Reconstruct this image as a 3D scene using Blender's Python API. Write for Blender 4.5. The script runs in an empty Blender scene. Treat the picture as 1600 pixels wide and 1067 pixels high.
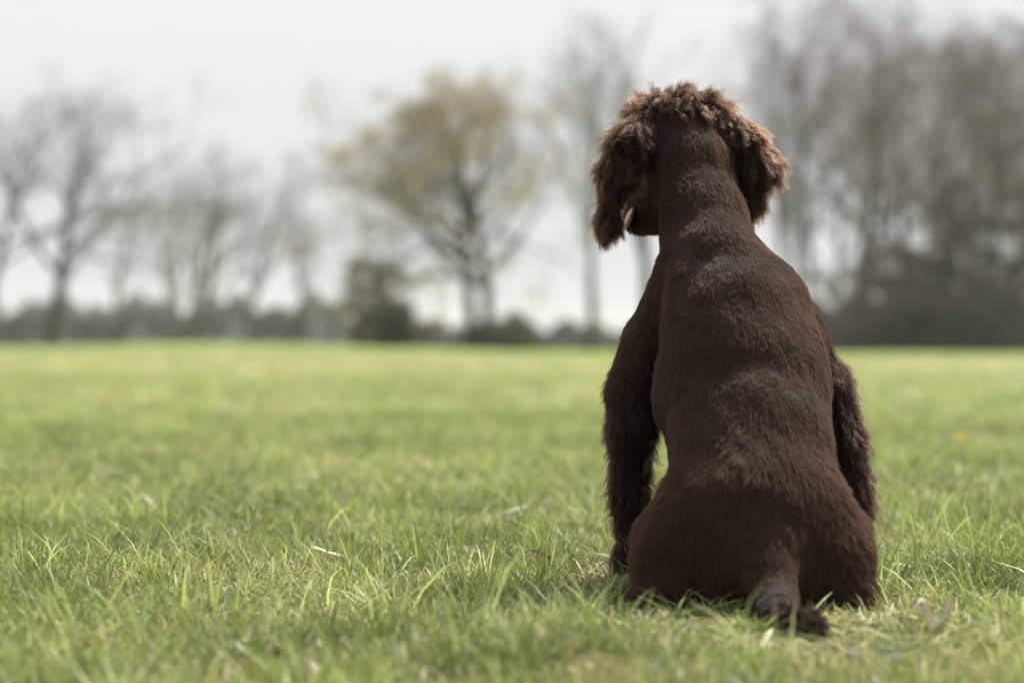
import bpy, math, random
import numpy as np
from mathutils import Vector

SEED = 7
MAIN_SEED = 24
rng = np.random.default_rng(SEED)
random.seed(SEED)
scene = bpy.context.scene
col = scene.collection

# ------------------------------------------------------------------ camera
FPX = 3778.0            # focal length in photo pixels (85 mm on a 36 mm, 1600 px wide frame)
CAMZ = 0.33
HOR = 540.0             # photo row of the horizon
cam_d = bpy.data.cameras.new('camera')
cam_d.lens = 85.0
cam_d.sensor_width = 36.0
cam_d.clip_start = 0.05
cam_d.clip_end = 6000.0
cam_d.shift_y = (533.5 - HOR) / 1600.0 * -1.0
cam_d.dof.use_dof = True
cam_d.dof.focus_distance = 3.36
cam_d.dof.aperture_fstop = 3.0
cam = bpy.data.objects.new('camera', cam_d)
cam.location = (0, 0, CAMZ)
cam.rotation_euler = (math.radians(90), 0, 0)
col.objects.link(cam)
scene.camera = cam

# ------------------------------------------------------------------ world and sun
SUN_EL, SUN_AZ = 55.0, 42.0        # degrees; azimuth from +Y (ahead of the camera), positive to the right
world = bpy.data.worlds.new('World')
scene.world = world
world.use_nodes = True
wn, wl = world.node_tree.nodes, world.node_tree.links
wn.clear()
w_out = wn.new('ShaderNodeOutputWorld')
w_bg = wn.new('ShaderNodeBackground')
w_sky = wn.new('ShaderNodeTexSky')
w_sky.sky_type = 'NISHITA'
w_sky.sun_disc = False
w_sky.sun_elevation = math.radians(SUN_EL)
w_sky.sun_rotation = math.radians(SUN_AZ)
w_sky.dust_density = 4.0
w_hsv = wn.new('ShaderNodeHueSaturation')
w_hsv.inputs['Saturation'].default_value = 0.12
w_hsv.inputs['Value'].default_value = 1.0
wl.new(w_sky.outputs[0], w_hsv.inputs['Color'])
# thin even cloud layer, a little brighter towards the zenith
w_tc = wn.new('ShaderNodeTexCoord')
w_sep = wn.new('ShaderNodeSeparateXYZ')
wl.new(w_tc.outputs['Generated'], w_sep.inputs[0])
w_max = wn.new('ShaderNodeMath'); w_max.operation = 'MAXIMUM'; w_max.inputs[1].default_value = 0.0
wl.new(w_sep.outputs['Z'], w_max.inputs[0])
w_mul = wn.new('ShaderNodeMath'); w_mul.operation = 'MULTIPLY_ADD'
w_mul.inputs[1].default_value = 1.2; w_mul.inputs[2].default_value = 1.0
wl.new(w_max.outputs[0], w_mul.inputs[0])
w_cloud = wn.new('ShaderNodeVectorMath'); w_cloud.operation = 'SCALE'
w_cloud.inputs[0].default_value = (4.55, 4.57, 4.66)
wl.new(w_mul.outputs[0], w_cloud.inputs['Scale'])
w_mix = wn.new('ShaderNodeMix'); w_mix.data_type = 'RGBA'
w_mix.inputs['Factor'].default_value = 0.9
wl.new(w_hsv.outputs[0], w_mix.inputs['A'])
wl.new(w_cloud.outputs[0], w_mix.inputs['B'])
wl.new(w_mix.outputs['Result'], w_bg.inputs['Color'])
w_bg.inputs['Strength'].default_value = 0.1
wl.new(w_bg.outputs[0], w_out.inputs[0])

sun_d = bpy.data.lights.new('sun', 'SUN')
sun_d.energy = 5.0
sun_d.angle = math.radians(8)
sun_d.color = (1.0, 0.955, 0.88)
sun = bpy.data.objects.new('sun', sun_d)
az, el = math.radians(SUN_AZ), math.radians(SUN_EL)
to_sun = Vector((math.sin(az) * math.cos(el), math.cos(az) * math.cos(el), math.sin(el)))
sun.rotation_euler = to_sun.to_track_quat('Z', 'Y').to_euler()
sun.location = (0, 0, 30)
col.objects.link(sun)

scene.view_settings.view_transform = 'Standard'
scene.view_settings.look = 'None'
scene.view_settings.exposure = 0.72
scene.view_settings.gamma = 1.0
scene.view_settings.use_curve_mapping = False
scene.render.engine = 'CYCLES'
scene.cycles.max_bounces = 6
scene.cycles.diffuse_bounces = 3
scene.cycles.glossy_bounces = 4
scene.cycles.transmission_bounces = 6
scene.cycles.transparent_max_bounces = 8
scene.cycles.use_denoising = True
scene.cycles.use_adaptive_sampling = True
scene.cycles.adaptive_threshold = 0.02


# ------------------------------------------------------------------ helpers
def P(px, py, Y):
    """world point seen at photo pixel (px, py) when it stands Y metres ahead"""
    return np.array([(px - 800.0) / FPX * Y, Y, CAMZ + (HOR - py) / FPX * Y])


def smooth01(x, a, b):
    t = np.clip((x - a) / (b - a), 0, 1)
    return t * t * (3 - 2 * t)


def vnoise(p, scale, seed=0):
    """cheap smooth value noise, p (n,3) -> (n,) in -1..1"""
    q = p / scale
    out = np.zeros(len(q))
    r = np.random.default_rng(seed)
    for k in range(5):
        f = r.normal(size=3) * 1.35
        out += np.sin(q @ f * 2.2 + r.uniform(0, 6.28) + 1.3 * np.sin(q @ (r.normal(size=3) * 1.1) + r.uniform(0, 6.28)))
    return out / 3.2


def ground_h(x, y):
    x = np.asarray(x, float); y = np.asarray(y, float)
    far = smooth01(y, 20, 120)
    side = np.exp(-((x / np.maximum(y, 1.0) + 0.125) / 0.075) ** 2)
    h = far * (0.34 * side + 0.10 * smooth01(-x / np.maximum(y, 1), -0.05, 0.05))
    near = 1 - smooth01(y, 8, 30)
    h = h + near * 0.006 * (np.sin(x * 9.1 + 1.3 * np.sin(y * 5.3)) + np.sin(y * 7.7 + 1.7 * np.sin(x * 6.1 + 2)))
    h = h + 0.02 * np.sin(x * 0.9 + 1.0) * np.sin(y * 0.7) * smooth01(y, 4.5, 9)
    return h


def mesh_obj(name, verts, faces, mat, parent=None, smooth=True):
    me = bpy.data.meshes.new(name)
    verts = np.asarray(verts, np.float32)
    faces = np.asarray(faces, np.int32)
    nf, k = faces.shape
    me.vertices.add(len(verts)); me.vertices.foreach_set('co', verts.ravel())
    me.loops.add(nf * k); me.loops.foreach_set('vertex_index', faces.ravel())
    me.polygons.add(nf)
    me.polygons.foreach_set('loop_start', np.arange(0, nf * k, k, dtype=np.int32))
    me.polygons.foreach_set('loop_total', np.full(nf, k, np.int32))
    me.update(calc_edges=True)
    if smooth:
        me.polygons.foreach_set('use_smooth', np.ones(nf, bool))
    if mat: me.materials.append(mat)
    o = bpy.data.objects.new(name, me)
    col.objects.link(o)
    if parent: o.parent = parent
    return o


def empty(name, loc):
    o = bpy.data.objects.new(name, None)
    o.location = loc
    o.empty_display_size = 0.2
    col.objects.link(o)
    return o


def tag(o, label=None, cat=None, group=None, kind=None):
    if label: o['label'] = label
    if cat: o['category'] = cat
    if group: o['group'] = group
    if kind: o['kind'] = kind
    return o


def new_mat(name):
    m = bpy.data.materials.new(name)
    m.use_nodes = True
    n, l = m.node_tree.nodes, m.node_tree.links
    n.clear()
    out = n.new('ShaderNodeOutputMaterial')
    return m, n, l, out


def ramp(n, l, fac, stops):
    r = n.new('ShaderNodeValToRGB')
    e = r.color_ramp.elements
    while len(e) < len(stops): e.new(0.5)
    for el_, (p, c) in zip(e, stops):
        el_.position = p; el_.color = (*c, 1)
    l.new(fac, r.inputs[0])
    return r.outputs[0]


def noise_node(n, l, scale, detail=3, vec=None, rough=0.55):
    t = n.new('ShaderNodeTexNoise')
    t.inputs['Scale'].default_value = scale
    t.inputs['Detail'].default_value = detail
    t.inputs['Roughness'].default_value = rough
    if vec is not None: l.new(vec, t.inputs['Vector'])
    return t.outputs[0]


def mixc(n, l, fac, a, b):
    m = n.new('ShaderNodeMix'); m.data_type = 'RGBA'
    for sock, v in (('Factor', fac), ('A', a), ('B', b)):
        if isinstance(v, (int, float)): m.inputs[sock].default_value = v
        elif isinstance(v, tuple): m.inputs[sock].default_value = (*v, 1)
        else: l.new(v, m.inputs[sock])
    return m.outputs['Result']


def simple_mat(name, a, b, scale=3.0, rough=0.8, translucent=0.0):
    m, n, l, out = new_mat(name)
    g = n.new('ShaderNodeNewGeometry')
    c = mixc(n, l, noise_node(n, l, scale, 4, g.outputs['Position']), a, b)
    p = n.new('ShaderNodeBsdfPrincipled')
    p.inputs['Roughness'].default_value = rough
    p.inputs['Specular IOR Level'].default_value = 0.25
    l.new(c, p.inputs['Base Color'])
    if translucent:
        t = n.new('ShaderNodeBsdfTranslucent'); l.new(c, t.inputs[0])
        mx = n.new('ShaderNodeMixShader'); mx.inputs[0].default_value = translucent
        l.new(p.outputs[0], mx.inputs[1]); l.new(t.outputs[0], mx.inputs[2])
        l.new(mx.outputs[0], out.inputs[0])
    else:
        l.new(p.outputs[0], out.inputs[0])
    return m


# ------------------------------------------------------------------ field colours (shared by turf and blades)
def field_colour(n, l, pos):
    """green <-> straw patches laid out over the meadow"""
    mp = n.new('ShaderNodeVectorMath'); mp.operation = 'MULTIPLY'
    mp.inputs[1].default_value = (1, 1, 0)
    l.new(pos, mp.inputs[0])
    big = noise_node(n, l, 0.55, 4, mp.outputs[0], 0.6)
    small = noise_node(n, l, 4.5, 3, mp.outputs[0], 0.6)
    add = n.new('ShaderNodeMath'); add.operation = 'MULTIPLY_ADD'
    l.new(small, add.inputs[0]); add.inputs[1].default_value = 0.6; l.new(big, add.inputs[2])
    return add.outputs[0]


def turf_mat():
    m, n, l, out = new_mat('turf')
    g = n.new('ShaderNodeNewGeometry')
    f = field_colour(n, l, g.outputs['Position'])
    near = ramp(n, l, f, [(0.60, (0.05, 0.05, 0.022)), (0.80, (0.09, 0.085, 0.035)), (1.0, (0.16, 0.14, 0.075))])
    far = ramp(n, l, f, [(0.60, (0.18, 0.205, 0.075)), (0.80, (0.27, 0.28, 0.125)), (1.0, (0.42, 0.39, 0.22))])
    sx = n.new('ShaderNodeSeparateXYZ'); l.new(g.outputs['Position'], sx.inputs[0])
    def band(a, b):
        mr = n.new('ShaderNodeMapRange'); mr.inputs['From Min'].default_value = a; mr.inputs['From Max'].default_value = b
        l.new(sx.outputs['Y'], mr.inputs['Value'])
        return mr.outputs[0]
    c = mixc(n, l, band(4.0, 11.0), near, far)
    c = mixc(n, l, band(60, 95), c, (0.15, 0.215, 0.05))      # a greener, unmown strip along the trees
    p = n.new('ShaderNodeBsdfDiffuse')
    l.new(c, p.inputs['Color'])
    l.new(p.outputs[0], out.inputs[0])
    return m


def blade_mat():
    m, n, l, out = new_mat('grass_blade')
    g = n.new('ShaderNodeNewGeometry')
    f = field_colour(n, l, g.outputs['Position'])
    at = n.new('ShaderNodeAttribute'); at.attribute_name = 'tint'
    sep = n.new('ShaderNodeSeparateColor'); l.new(at.outputs['Color'], sep.inputs[0])
    green = ramp(n, l, f, [(0.58, (0.13, 0.21, 0.036)), (0.80, (0.285, 0.36, 0.088)), (1.0, (0.55, 0.53, 0.27))])
    def patch(scale, lo_, hi_):
        nz_ = noise_node(n, l, scale, 3, g.outputs['Position'])
        mr = n.new('ShaderNodeMapRange'); mr.inputs['From Min'].default_value = lo_; mr.inputs['From Max'].default_value = hi_
        l.new(nz_, mr.inputs['Value'])
        return mr.outputs[0]
    def madd(a_, k_, b_):
        q_ = n.new('ShaderNodeMath'); q_.operation = 'MULTIPLY_ADD'; q_.use_clamp = True
        l.new(a_, q_.inputs[0]); q_.inputs[1].default_value = k_; l.new(b_, q_.inputs[2])
        return q_.outputs[0]
    dk = madd(patch(2.6, 0.46, 0.62), 0.75, sep.outputs[1])  # dark patches put shadows of the turf into the blade colour
    dr = madd(patch(3.7, 0.56, 0.72), 0.40, sep.outputs[0])
    deep = mixc(n, l, dk, green, (0.05, 0.085, 0.022))
    straw = ramp(n, l, sep.outputs[2], [(0.0, (0.42, 0.22, 0.07)), (0.16, (0.48, 0.36, 0.17)), (0.5, (0.50, 0.43, 0.25)), (1.0, (0.52, 0.49, 0.38))])
    c = mixc(n, l, dr, deep, straw)
    vr = n.new('ShaderNodeMapRange'); vr.inputs['To Min'].default_value = 0.5; vr.inputs['To Max'].default_value = 1.75
    l.new(sep.outputs[2], vr.inputs['Value'])
    vs = n.new('ShaderNodeVectorMath'); vs.operation = 'SCALE'
    l.new(c, vs.inputs[0]); l.new(vr.outputs[0], vs.inputs['Scale']); c = vs.outputs[0]
    d = n.new('ShaderNodeBsdfPrincipled')
    d.inputs['Roughness'].default_value = 0.46
    d.inputs['Specular IOR Level'].default_value = 0.32
    l.new(c, d.inputs['Base Color'])
    t = n.new('ShaderNodeBsdfTranslucent')
    tc = mixc(n, l, 0.3, c, (0.33, 0.42, 0.06)); l.new(tc, t.inputs[0])
    mx = n.new('ShaderNodeMixShader'); mx.inputs[0].default_value = 0.42
    l.new(d.outputs[0], mx.inputs[1]); l.new(t.outputs[0], mx.inputs[2])
    l.new(mx.outputs[0], out.inputs[0])
    return m


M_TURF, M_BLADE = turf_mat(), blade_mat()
M_BARK = simple_mat('bark', (0.035, 0.033, 0.028), (0.075, 0.068, 0.055), 2.0)
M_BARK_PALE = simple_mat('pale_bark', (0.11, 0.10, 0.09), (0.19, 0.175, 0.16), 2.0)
M_TWIG = simple_mat('twig', (0.12, 0.097, 0.085), (0.20, 0.165, 0.148), 1.0)
M_BUD = simple_mat('opening_bud_leaf', (0.27, 0.225, 0.10), (0.41, 0.35, 0.18), 0.6, 0.7, 0.35)
M_EVER = simple_mat('evergreen_leaf', (0.035, 0.045, 0.022), (0.085, 0.09, 0.05), 0.7, 0.6, 0.2)
M_OLIVE = simple_mat('olive_leaf', (0.075, 0.07, 0.025), (0.14, 0.12, 0.05), 0.7, 0.6, 0.25)
M_GREEN = simple_mat('young_leaf', (0.07, 0.10, 0.035), (0.12, 0.16, 0.06), 0.7, 0.6, 0.3)
M_BROWNB = simple_mat('dormant_shrub_twig', (0.13, 0.11, 0.095), (0.24, 0.20, 0.175), 0.5, 0.8, 0.3)
M_DARKB = simple_mat('dark_shrub_leaf', (0.06, 0.06, 0.05), (0.145, 0.132, 0.11), 0.45, 0.7, 0.3)
M_HEDGE = simple_mat('hedge_leaf', (0.17, 0.17, 0.165), (0.29, 0.28, 0.27), 0.3, 0.8, 0.3)
M_HILL = simple_mat('haze_tinted_wood', (0.19, 0.195, 0.20), (0.26, 0.26, 0.27), 0.03, 0.9)  # pale grey of distance haze is put into the ridge colour

# ------------------------------------------------------------------ ground
ys = np.concatenate([np.linspace(-6, 1.2, 10), np.linspace(1.4, 8, 100), np.linspace(8.3, 40, 90), np.geomspace(42, 4000, 60)])
us = np.linspace(-1, 1, 121)
us = np.sign(us) * np.abs(us) ** 1.3
gv, gf = [], []
for y in ys:
    w = 3.0 + 0.75 * max(y, 0)
    xs = us * w
    h = ground_h(xs, np.full_like(xs, max(y, 0.5)))
    gv.append(np.stack([xs, np.full_like(xs, y), h], 1))
gv = np.concatenate(gv)
nu = len(us)
i, j = np.meshgrid(np.arange(len(ys) - 1), np.arange(nu - 1), indexing='ij')
a = (i * nu + j).ravel()
gf = np.stack([a, a + 1, a + nu + 1, a + nu], 1)
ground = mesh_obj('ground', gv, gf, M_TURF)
tag(ground, 'grassy meadow ground running back to the line of trees', 'meadow', kind='structure')

# a low wooded ridge far behind
hx = np.linspace(-260, 260, 160)
hz = 6.5 + 2.2 * np.sin(hx * 0.05) + 1.5 * np.sin(hx * 0.13 + 1) + rng.uniform(-0.8, 0.8, len(hx))
top_f = np.stack([hx, np.full_like(hx, 620.0), hz], 1)
bot_f = np.stack([hx, np.full_like(hx, 560.0), np.full_like(hx, -1.0)], 1)
mid_f = np.stack([hx, np.full_like(hx, 585.0) + rng.uniform(-4, 4, len(hx)), hz * 0.65 + rng.uniform(-0.7, 0.7, len(hx))], 1)
bot_b = np.stack([hx, np.full_like(hx, 700.0), np.full_like(hx, -1.0)], 1)
hv = np.concatenate([bot_f, mid_f, top_f, bot_b]); nh = len(hx)
i, j = np.meshgrid(np.arange(3), np.arange(nh - 1), indexing='ij')
a = (i * nh + j).ravel()
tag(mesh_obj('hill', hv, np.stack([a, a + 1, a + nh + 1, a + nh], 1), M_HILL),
    'haze-grey wooded ridge far behind the trees', 'hill', kind='structure')


# ------------------------------------------------------------------ trees
def perp(d):
    r_ = np.array([0, 0, 1.0]) if abs(d[2]) < 0.9 else np.array([1.0, 0, 0])
    a_ = np.cross(d, r_); a_ /= np.linalg.norm(a_)
    return a_, np.cross(d, a_)


class Tubes:
    def __init__(s): s.v = []; s.f = []; s.n = 0

    def chain(s, pts, rads, sides):
        pts = np.asarray(pts); m = len(pts)
        ang = np.arange(sides) * 2 * math.pi / sides
        rings = []
        for k in range(m):
            d = pts[min(k + 1, m - 1)] - pts[max(k - 1, 0)]
            d = d / (np.linalg.norm(d) + 1e-9)
            if k == 0: a_, b_ = perp(d)
            else:
                a_ = a_ - d * (a_ @ d); a_ /= np.linalg.norm(a_) + 1e-9; b_ = np.cross(d, a_)
            rings.append(pts[k] + rads[k] * (np.cos(ang)[:, None] * a_ + np.sin(ang)[:, None] * b_))
        s.v.append(np.concatenate(rings))
        k, q = np.meshgrid(np.arange(m - 1), np.arange(sides), indexing='ij')
        k, q = k.ravel(), q.ravel(); q2 = (q + 1) % sides
        s.f.append(s.n + np.stack([k * sides + q, k * sides + q2, (k + 1) * sides + q2, (k + 1) * sides + q], 1))
        s.n += m * sides

    def build(s, name, mat, parent):
        return mesh_obj(name, np.concatenate(s.v), np.concatenate(s.f), mat, parent)


def unit(v): return v / (np.linalg.norm(v) + 1e-9)


def leaf_quads(centres, size, r):
    n = len(centres)
    a_ = r.normal(size=(n, 3)); a_ /= np.linalg.norm(a_, axis=1)[:, None]
    b_ = np.cross(a_, r.normal(size=(n, 3))); b_ /= np.linalg.norm(b_, axis=1)[:, None]
    s = size * r.uniform(0.6, 1.4, n)[:, None]
    v = np.stack([centres - a_ * s, centres - b_ * s * 0.5, centres + a_ * s, centres + b_ * s * 0.5], 1).reshape(-1, 3)
    f = np.arange(4 * n).reshape(-1, 4)
    return v, f


def make_tree(name, label, px, top_py, D, seed, lean=0.0, spread=0.5, stems=1, trunk_r=None, wind=0.0, limbs=9,
              clear=0.25, bark=M_BARK, twig=M_TWIG, leaves=None, leaf_n=0, leaf_size=0.09, group='bare trees along the far edge of the meadow',
              cat='tree', dens=1.0, limb_len=0.62, twig_r=0.007, up=0.45):
    r = np.random.default_rng(seed)
    X = (px - 800) / FPX * D
    base = np.array([X, D, float(ground_h(X, D)) - 0.05])
    H = CAMZ + (HOR - top_py) / FPX * D - base[2]
    t = tag(empty(name, base), label, cat, group)
    R = trunk_r or H * 0.022
    tr, tw = Tubes(), Tubes()
    tips = []

    def grow(p, d, L, rad, level, nseg, up_):
        pts, rads = [p], [rad]
        dd = d.copy()
        for k in range(nseg):
            dd = unit(dd + r.normal(size=3) * (0.045 + 0.075 * level if level < 2 else 0.17) + np.array([wind * 0.05, 0, up_ * 0.10]))
            p = p + dd * L / nseg
            pts.append(p); rads.append(rad * (1 - 0.78 * (k + 1) / nseg))
        return pts, rads

    def sub(pts, rads, L, level):
        nch = [0, limbs, 6, 6, 4][level] if level < 5 else 0
        nch = max(2, int(round(nch * (dens if level >= 2 else 1))))
        m = len(pts) - 1
        for c in range(nch):
            lo = clear if level == 1 else 0.25
            f = lo + (1 - lo) * (c + r.uniform(0.1, 0.9)) / nch
            k = min(int(f * m), m - 1); q = f * m - k
            p = pts[k] * (1 - q) + pts[k + 1] * q
            rr = rads[k] * (1 - q) + rads[k + 1] * q
            d = unit(pts[k + 1] - pts[k])
            a_, b_ = perp(d)
            th = r.uniform(0, 2 * math.pi) if level > 1 else c * 2.4 + r.uniform(-0.5, 0.5)
            side = a_ * math.cos(th) + b_ * math.sin(th)
            open_ = spread * r.uniform(0.7, 1.25) * (1.15 - 0.45 * f if level == 1 else 1.1)
            dn = unit(d * math.cos(open_) + side * math.sin(open_) + np.array([wind * 0.16, 0, 0.0]))
            Lc = L * r.uniform(0.42, 0.68) * (1.2 - 0.55 * f)
            if level == 1: Lc = L * limb_len * r.uniform(0.8, 1.15) * (1.12 - 0.85 * f)
            rc = rr * (0.62 if level < 3 else 0.7)
            rc = max(rc, 0.006)
            ns = [0, 6, 5, 4, 3][level]
            p2, r2 = grow(p, dn, Lc, rc, level, ns, up if level < 3 else up * 0.4)
            if level <= 2: tr.chain(p2, r2, 5 if level == 1 else 4)
            else: tw.chain(p2, [max(x, twig_r) for x in r2], 3)
            if level >= 3: tips.extend(p2[1:])
            if level < 4: sub(p2, r2, Lc, level + 1)

    for s in range(stems):
        off = np.array([0.0, 0, 0]) if stems == 1 else np.array([(s - (stems - 1) / 2) * R * 2.2, r.uniform(-0.3, 0.3), 0])
        d0 = unit(np.array([lean + (s - (stems - 1) / 2) * 0.04, r.normal() * 0.03, 1.0]))
        Hs = H * (1 if s == 0 else r.uniform(0.8, 0.95))
        pts, rads = grow(off, d0, Hs * 0.93, R, 0, 9, 0.25)
        pts[0] = off - np.array([0, 0, 0.15]); rads[0] = R * 1.45
        rads = [max(x, R * 0.08) for x in rads]
        tr.chain(pts, rads, 8)
        sub(pts, rads, Hs, 1)
    tr.build('trunk', bark, t)
    cr = tw.build('crown', twig, t)
    if leaves is not None:
        tips_a = np.array(tips)
        cl = tips_a[r.integers(0, len(tips_a), 420)]
        pick = cl[r.integers(0, len(cl), leaf_n)] + r.normal(size=(leaf_n, 3)) * r.uniform(0.10, 0.42, leaf_n)[:, None]
        v, f = leaf_quads(pick, leaf_size, r)
        mesh_obj('foliage', v, f, leaves, t, False)
    return t


BG = 'bare trees along the far edge of the meadow'
make_tree('bare_tree', 'windswept bare tree at the far edge, cut off by the picture side', -28, 165, 138, 11, lean=0.06, wind=0.5, spread=0.8, clear=0.3, twig_r=0.009, limbs=10, limb_len=0.7, dens=0.9, twig=M_BARK_PALE)
make_tree('bare_tree', 'leaning bare tree with one thick dark trunk above the low hedge', 84, 190, 132, 12, lean=0.01, wind=0.3, spread=0.85, trunk_r=0.40, clear=0.26, twig_r=0.008, limbs=12, limb_len=0.92, dens=0.9, twig=M_BARK_PALE)
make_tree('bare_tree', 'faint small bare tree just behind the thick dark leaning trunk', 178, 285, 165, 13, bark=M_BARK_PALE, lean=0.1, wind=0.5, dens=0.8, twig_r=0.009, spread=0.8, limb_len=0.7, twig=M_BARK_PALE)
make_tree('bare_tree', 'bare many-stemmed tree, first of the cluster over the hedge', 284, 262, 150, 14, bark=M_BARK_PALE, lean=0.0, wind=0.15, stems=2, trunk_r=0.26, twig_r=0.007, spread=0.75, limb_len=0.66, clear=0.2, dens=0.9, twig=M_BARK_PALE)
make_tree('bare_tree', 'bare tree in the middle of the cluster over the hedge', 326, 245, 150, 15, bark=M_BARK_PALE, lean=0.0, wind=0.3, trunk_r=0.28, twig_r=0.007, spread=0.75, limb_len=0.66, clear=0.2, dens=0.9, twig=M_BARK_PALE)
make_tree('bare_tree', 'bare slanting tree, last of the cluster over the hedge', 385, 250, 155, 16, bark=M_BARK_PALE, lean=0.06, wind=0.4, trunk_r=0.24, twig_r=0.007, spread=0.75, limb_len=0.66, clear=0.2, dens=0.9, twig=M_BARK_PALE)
make_tree('bare_tree', 'short bare tree beside the round olive bush', 478, 340, 160, 17, wind=0.2, dens=0.8, twig_r=0.010)
make_tree('budding_tree', 'tall spreading tree with yellowish opening leaves', 752, 178, 125, MAIN_SEED, spread=1.1, stems=2, trunk_r=0.33, clear=0.26, limbs=17, limb_len=1.0, up=0.2,
          leaves=M_BUD, leaf_n=19000, leaf_size=0.085, group=None, wind=-0.42, dens=0.9)
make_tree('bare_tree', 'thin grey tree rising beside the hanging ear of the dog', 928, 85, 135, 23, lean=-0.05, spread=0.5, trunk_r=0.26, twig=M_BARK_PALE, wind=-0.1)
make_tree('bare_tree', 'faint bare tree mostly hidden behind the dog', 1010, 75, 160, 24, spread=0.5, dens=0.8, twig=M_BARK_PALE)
make_tree('bare_tree', 'bare tree seen just past the brown ear at the neck', 1222, 80, 140, 25, spread=0.55, trunk_r=0.22, twig=M_BARK_PALE, twig_r=0.010)
make_tree('bare_tree', 'high bare tree nearest the dog in the dense wood', 1275, 48, 140, 26, spread=0.85, limb_len=0.75, trunk_r=0.25, twig_r=0.010)
make_tree('bare_tree', 'tallest bare tree of the dense wood, with a dark trunk', 1340, 36, 128, 27, spread=0.85, limb_len=0.75, trunk_r=0.33, twig_r=0.011, limbs=11)
make_tree('bare_tree', 'bare tree in the middle of the dense wood', 1412, 55, 132, 28, spread=0.85, limb_len=0.75, trunk_r=0.28, twig_r=0.011, limbs=11)
make_tree('bare_tree', 'bare tree at the dip in the top of the dense wood', 1478, 125, 126, 29, spread=0.85, limb_len=0.75, trunk_r=0.26, twig_r=0.013, dens=1.15)
make_tree('bare_tree', 'brown bare tree over the darkest shrubs of the wood', 1545, 88, 118, 30, spread=0.85, limb_len=0.75, trunk_r=0.27, dens=1.15, twig_r=0.011, limbs=12)
make_tree('bare_tree', 'bare tree of the dense wood, cut off by the picture side', 1618, 80, 116, 31, spread=0.85, limb_len=0.75, trunk_r=0.3, dens=1.15, twig_r=0.011, limbs=12)


for k, (px, tp, lab) in enumerate([
        (1248, 110, 'slender bare tree behind the high one nearest the dog'),
        (1308, 150, 'slender bare tree half hidden behind the tallest of the wood'),
        (1378, 130, 'slender twiggy tree behind the pinkish brown shrubs'),
        (1446, 110, 'slender twiggy tree filling the dip in the top of the wood'),
        (1512, 140, 'slender twiggy tree behind the darkest shrubs'),
        (1585, 120, 'slender twiggy tree at the back, near the picture side')]):
    make_tree('bare_tree', lab, px, tp, 148 + 3 * (k % 3), 70 + k, spread=0.85, limb_len=0.7, trunk_r=0.2, twig_r=0.010, dens=0.85, clear=0.15)


def make_bush(name, label, px, top_py, wpx, D, seed, mat, n=5000, size=0.10, depth=1.0, group=None, cat='bush', base_py=None, twigs=True):
    r = np.random.default_rng(seed)
    X = (px - 800) / FPX * D
    base = np.array([X, D, float(ground_h(X, D)) - 0.03])
    H = CAMZ + (HOR - top_py) / FPX * D - base[2]
    W = wpx / FPX * D / 2
    t = tag(empty(name, base), label, cat, group)
    # lumpy volume: many overlapping leaf clumps
    nc = 46
    c = r.uniform(-1, 1, (nc * 4, 3))
    c[:, 2] = c[:, 2] * 0.5 + 0.5
    lim = np.sqrt(np.clip(1 - np.clip(c[:, 2] - 0.35, 0, 1) ** 2 / 0.45, 0.05, 1))
    c = c[(c[:, 0] ** 2 + c[:, 1] ** 2) < lim ** 2][:nc]
    c = c * np.array([W, W * depth, H]) * np.array([0.86, 0.86, 0.9])
    cs = r.uniform(0.16, 0.34, len(c)) * min(W, H)
    k = r.integers(0, len(c), n)
    d = r.normal(size=(n, 3)); d /= np.linalg.norm(d, axis=1)[:, None]
    p = c[k] + d * (cs[k] * np.abs(r.normal(0.55, 0.42, n)))[:, None]
    p[:, 2] = np.abs(p[:, 2]) + 0.02
    v, f = leaf_quads(p, size, r)
    mesh_obj('foliage', v, f, mat, t, False)
    tb = Tubes()
    for q in range(14):
        e = c[r.integers(0, len(c))]
        s0 = np.array([r.normal() * W * 0.12, r.normal() * W * 0.12, -0.05])
        mid = (s0 + e) / 2 + r.normal(size=3) * 0.08 * H
        tb.chain([s0, mid, e], [0.05, 0.035, 0.012], 4)
    tb.build('stem', M_BARK, t)
    return t


make_bush('bush', 'round dark olive evergreen bush with a brownish top', 582, 380, 140, 128, 41, M_OLIVE, 11000, 0.10)
make_bush('bush', 'dark low bush at the foot of the olive evergreen bush', 610, 462, 110, 127, 42, M_EVER, 5000, 0.10)
make_bush('bush', 'green bush beside the trunk of the tall budding tree', 800, 478, 92, 127, 43, M_GREEN, 4500, 0.09)
make_bush('bush', 'small dark bush at the foot of the tall budding tree', 750, 505, 60, 124, 44, M_EVER, 3000, 0.09)
WG = 'shrubs filling the foot of the dense wood'
for k, (px, tp, w, D, m_, lab) in enumerate([
        (1300, 395, 110, 124, M_BROWNB, 'pinkish brown shrub beside the back of the dog'),
        (1340, 410, 130, 130, M_BROWNB, 'brown shrub behind the low dark one nearest the dog'),
        (1425, 370, 150, 130, M_BROWNB, 'brown shrub behind the high ones in the wood middle'),
        (1345, 470, 150, 119, M_DARKB, 'low dark shrub at the wood edge, nearest the dog'),
        (1385, 345, 150, 126, M_BROWNB, 'high brown shrub under the tallest bare tree'),
        (1440, 440, 160, 118, M_DARKB, 'low dark shrub at the middle of the wood edge'),
        (1470, 300, 150, 124, M_DARKB, 'high dark shrub at the middle of the wood'),
        (1535, 215, 190, 121, M_BROWNB, 'tall brown shrub near the picture side'),
        (1545, 400, 180, 116, M_DARKB, 'broad darkest shrub at the foot of the wood'),
        (1625, 165, 190, 119, M_BROWNB, 'highest brown shrub, cut off by the picture side')]):
    make_bush('wood_shrub', lab, px, tp, w, D, 50 + k, m_, 9000 if tp < 380 else 6500, 0.12 if tp < 380 else 0.11, group=WG, cat='shrub')


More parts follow.
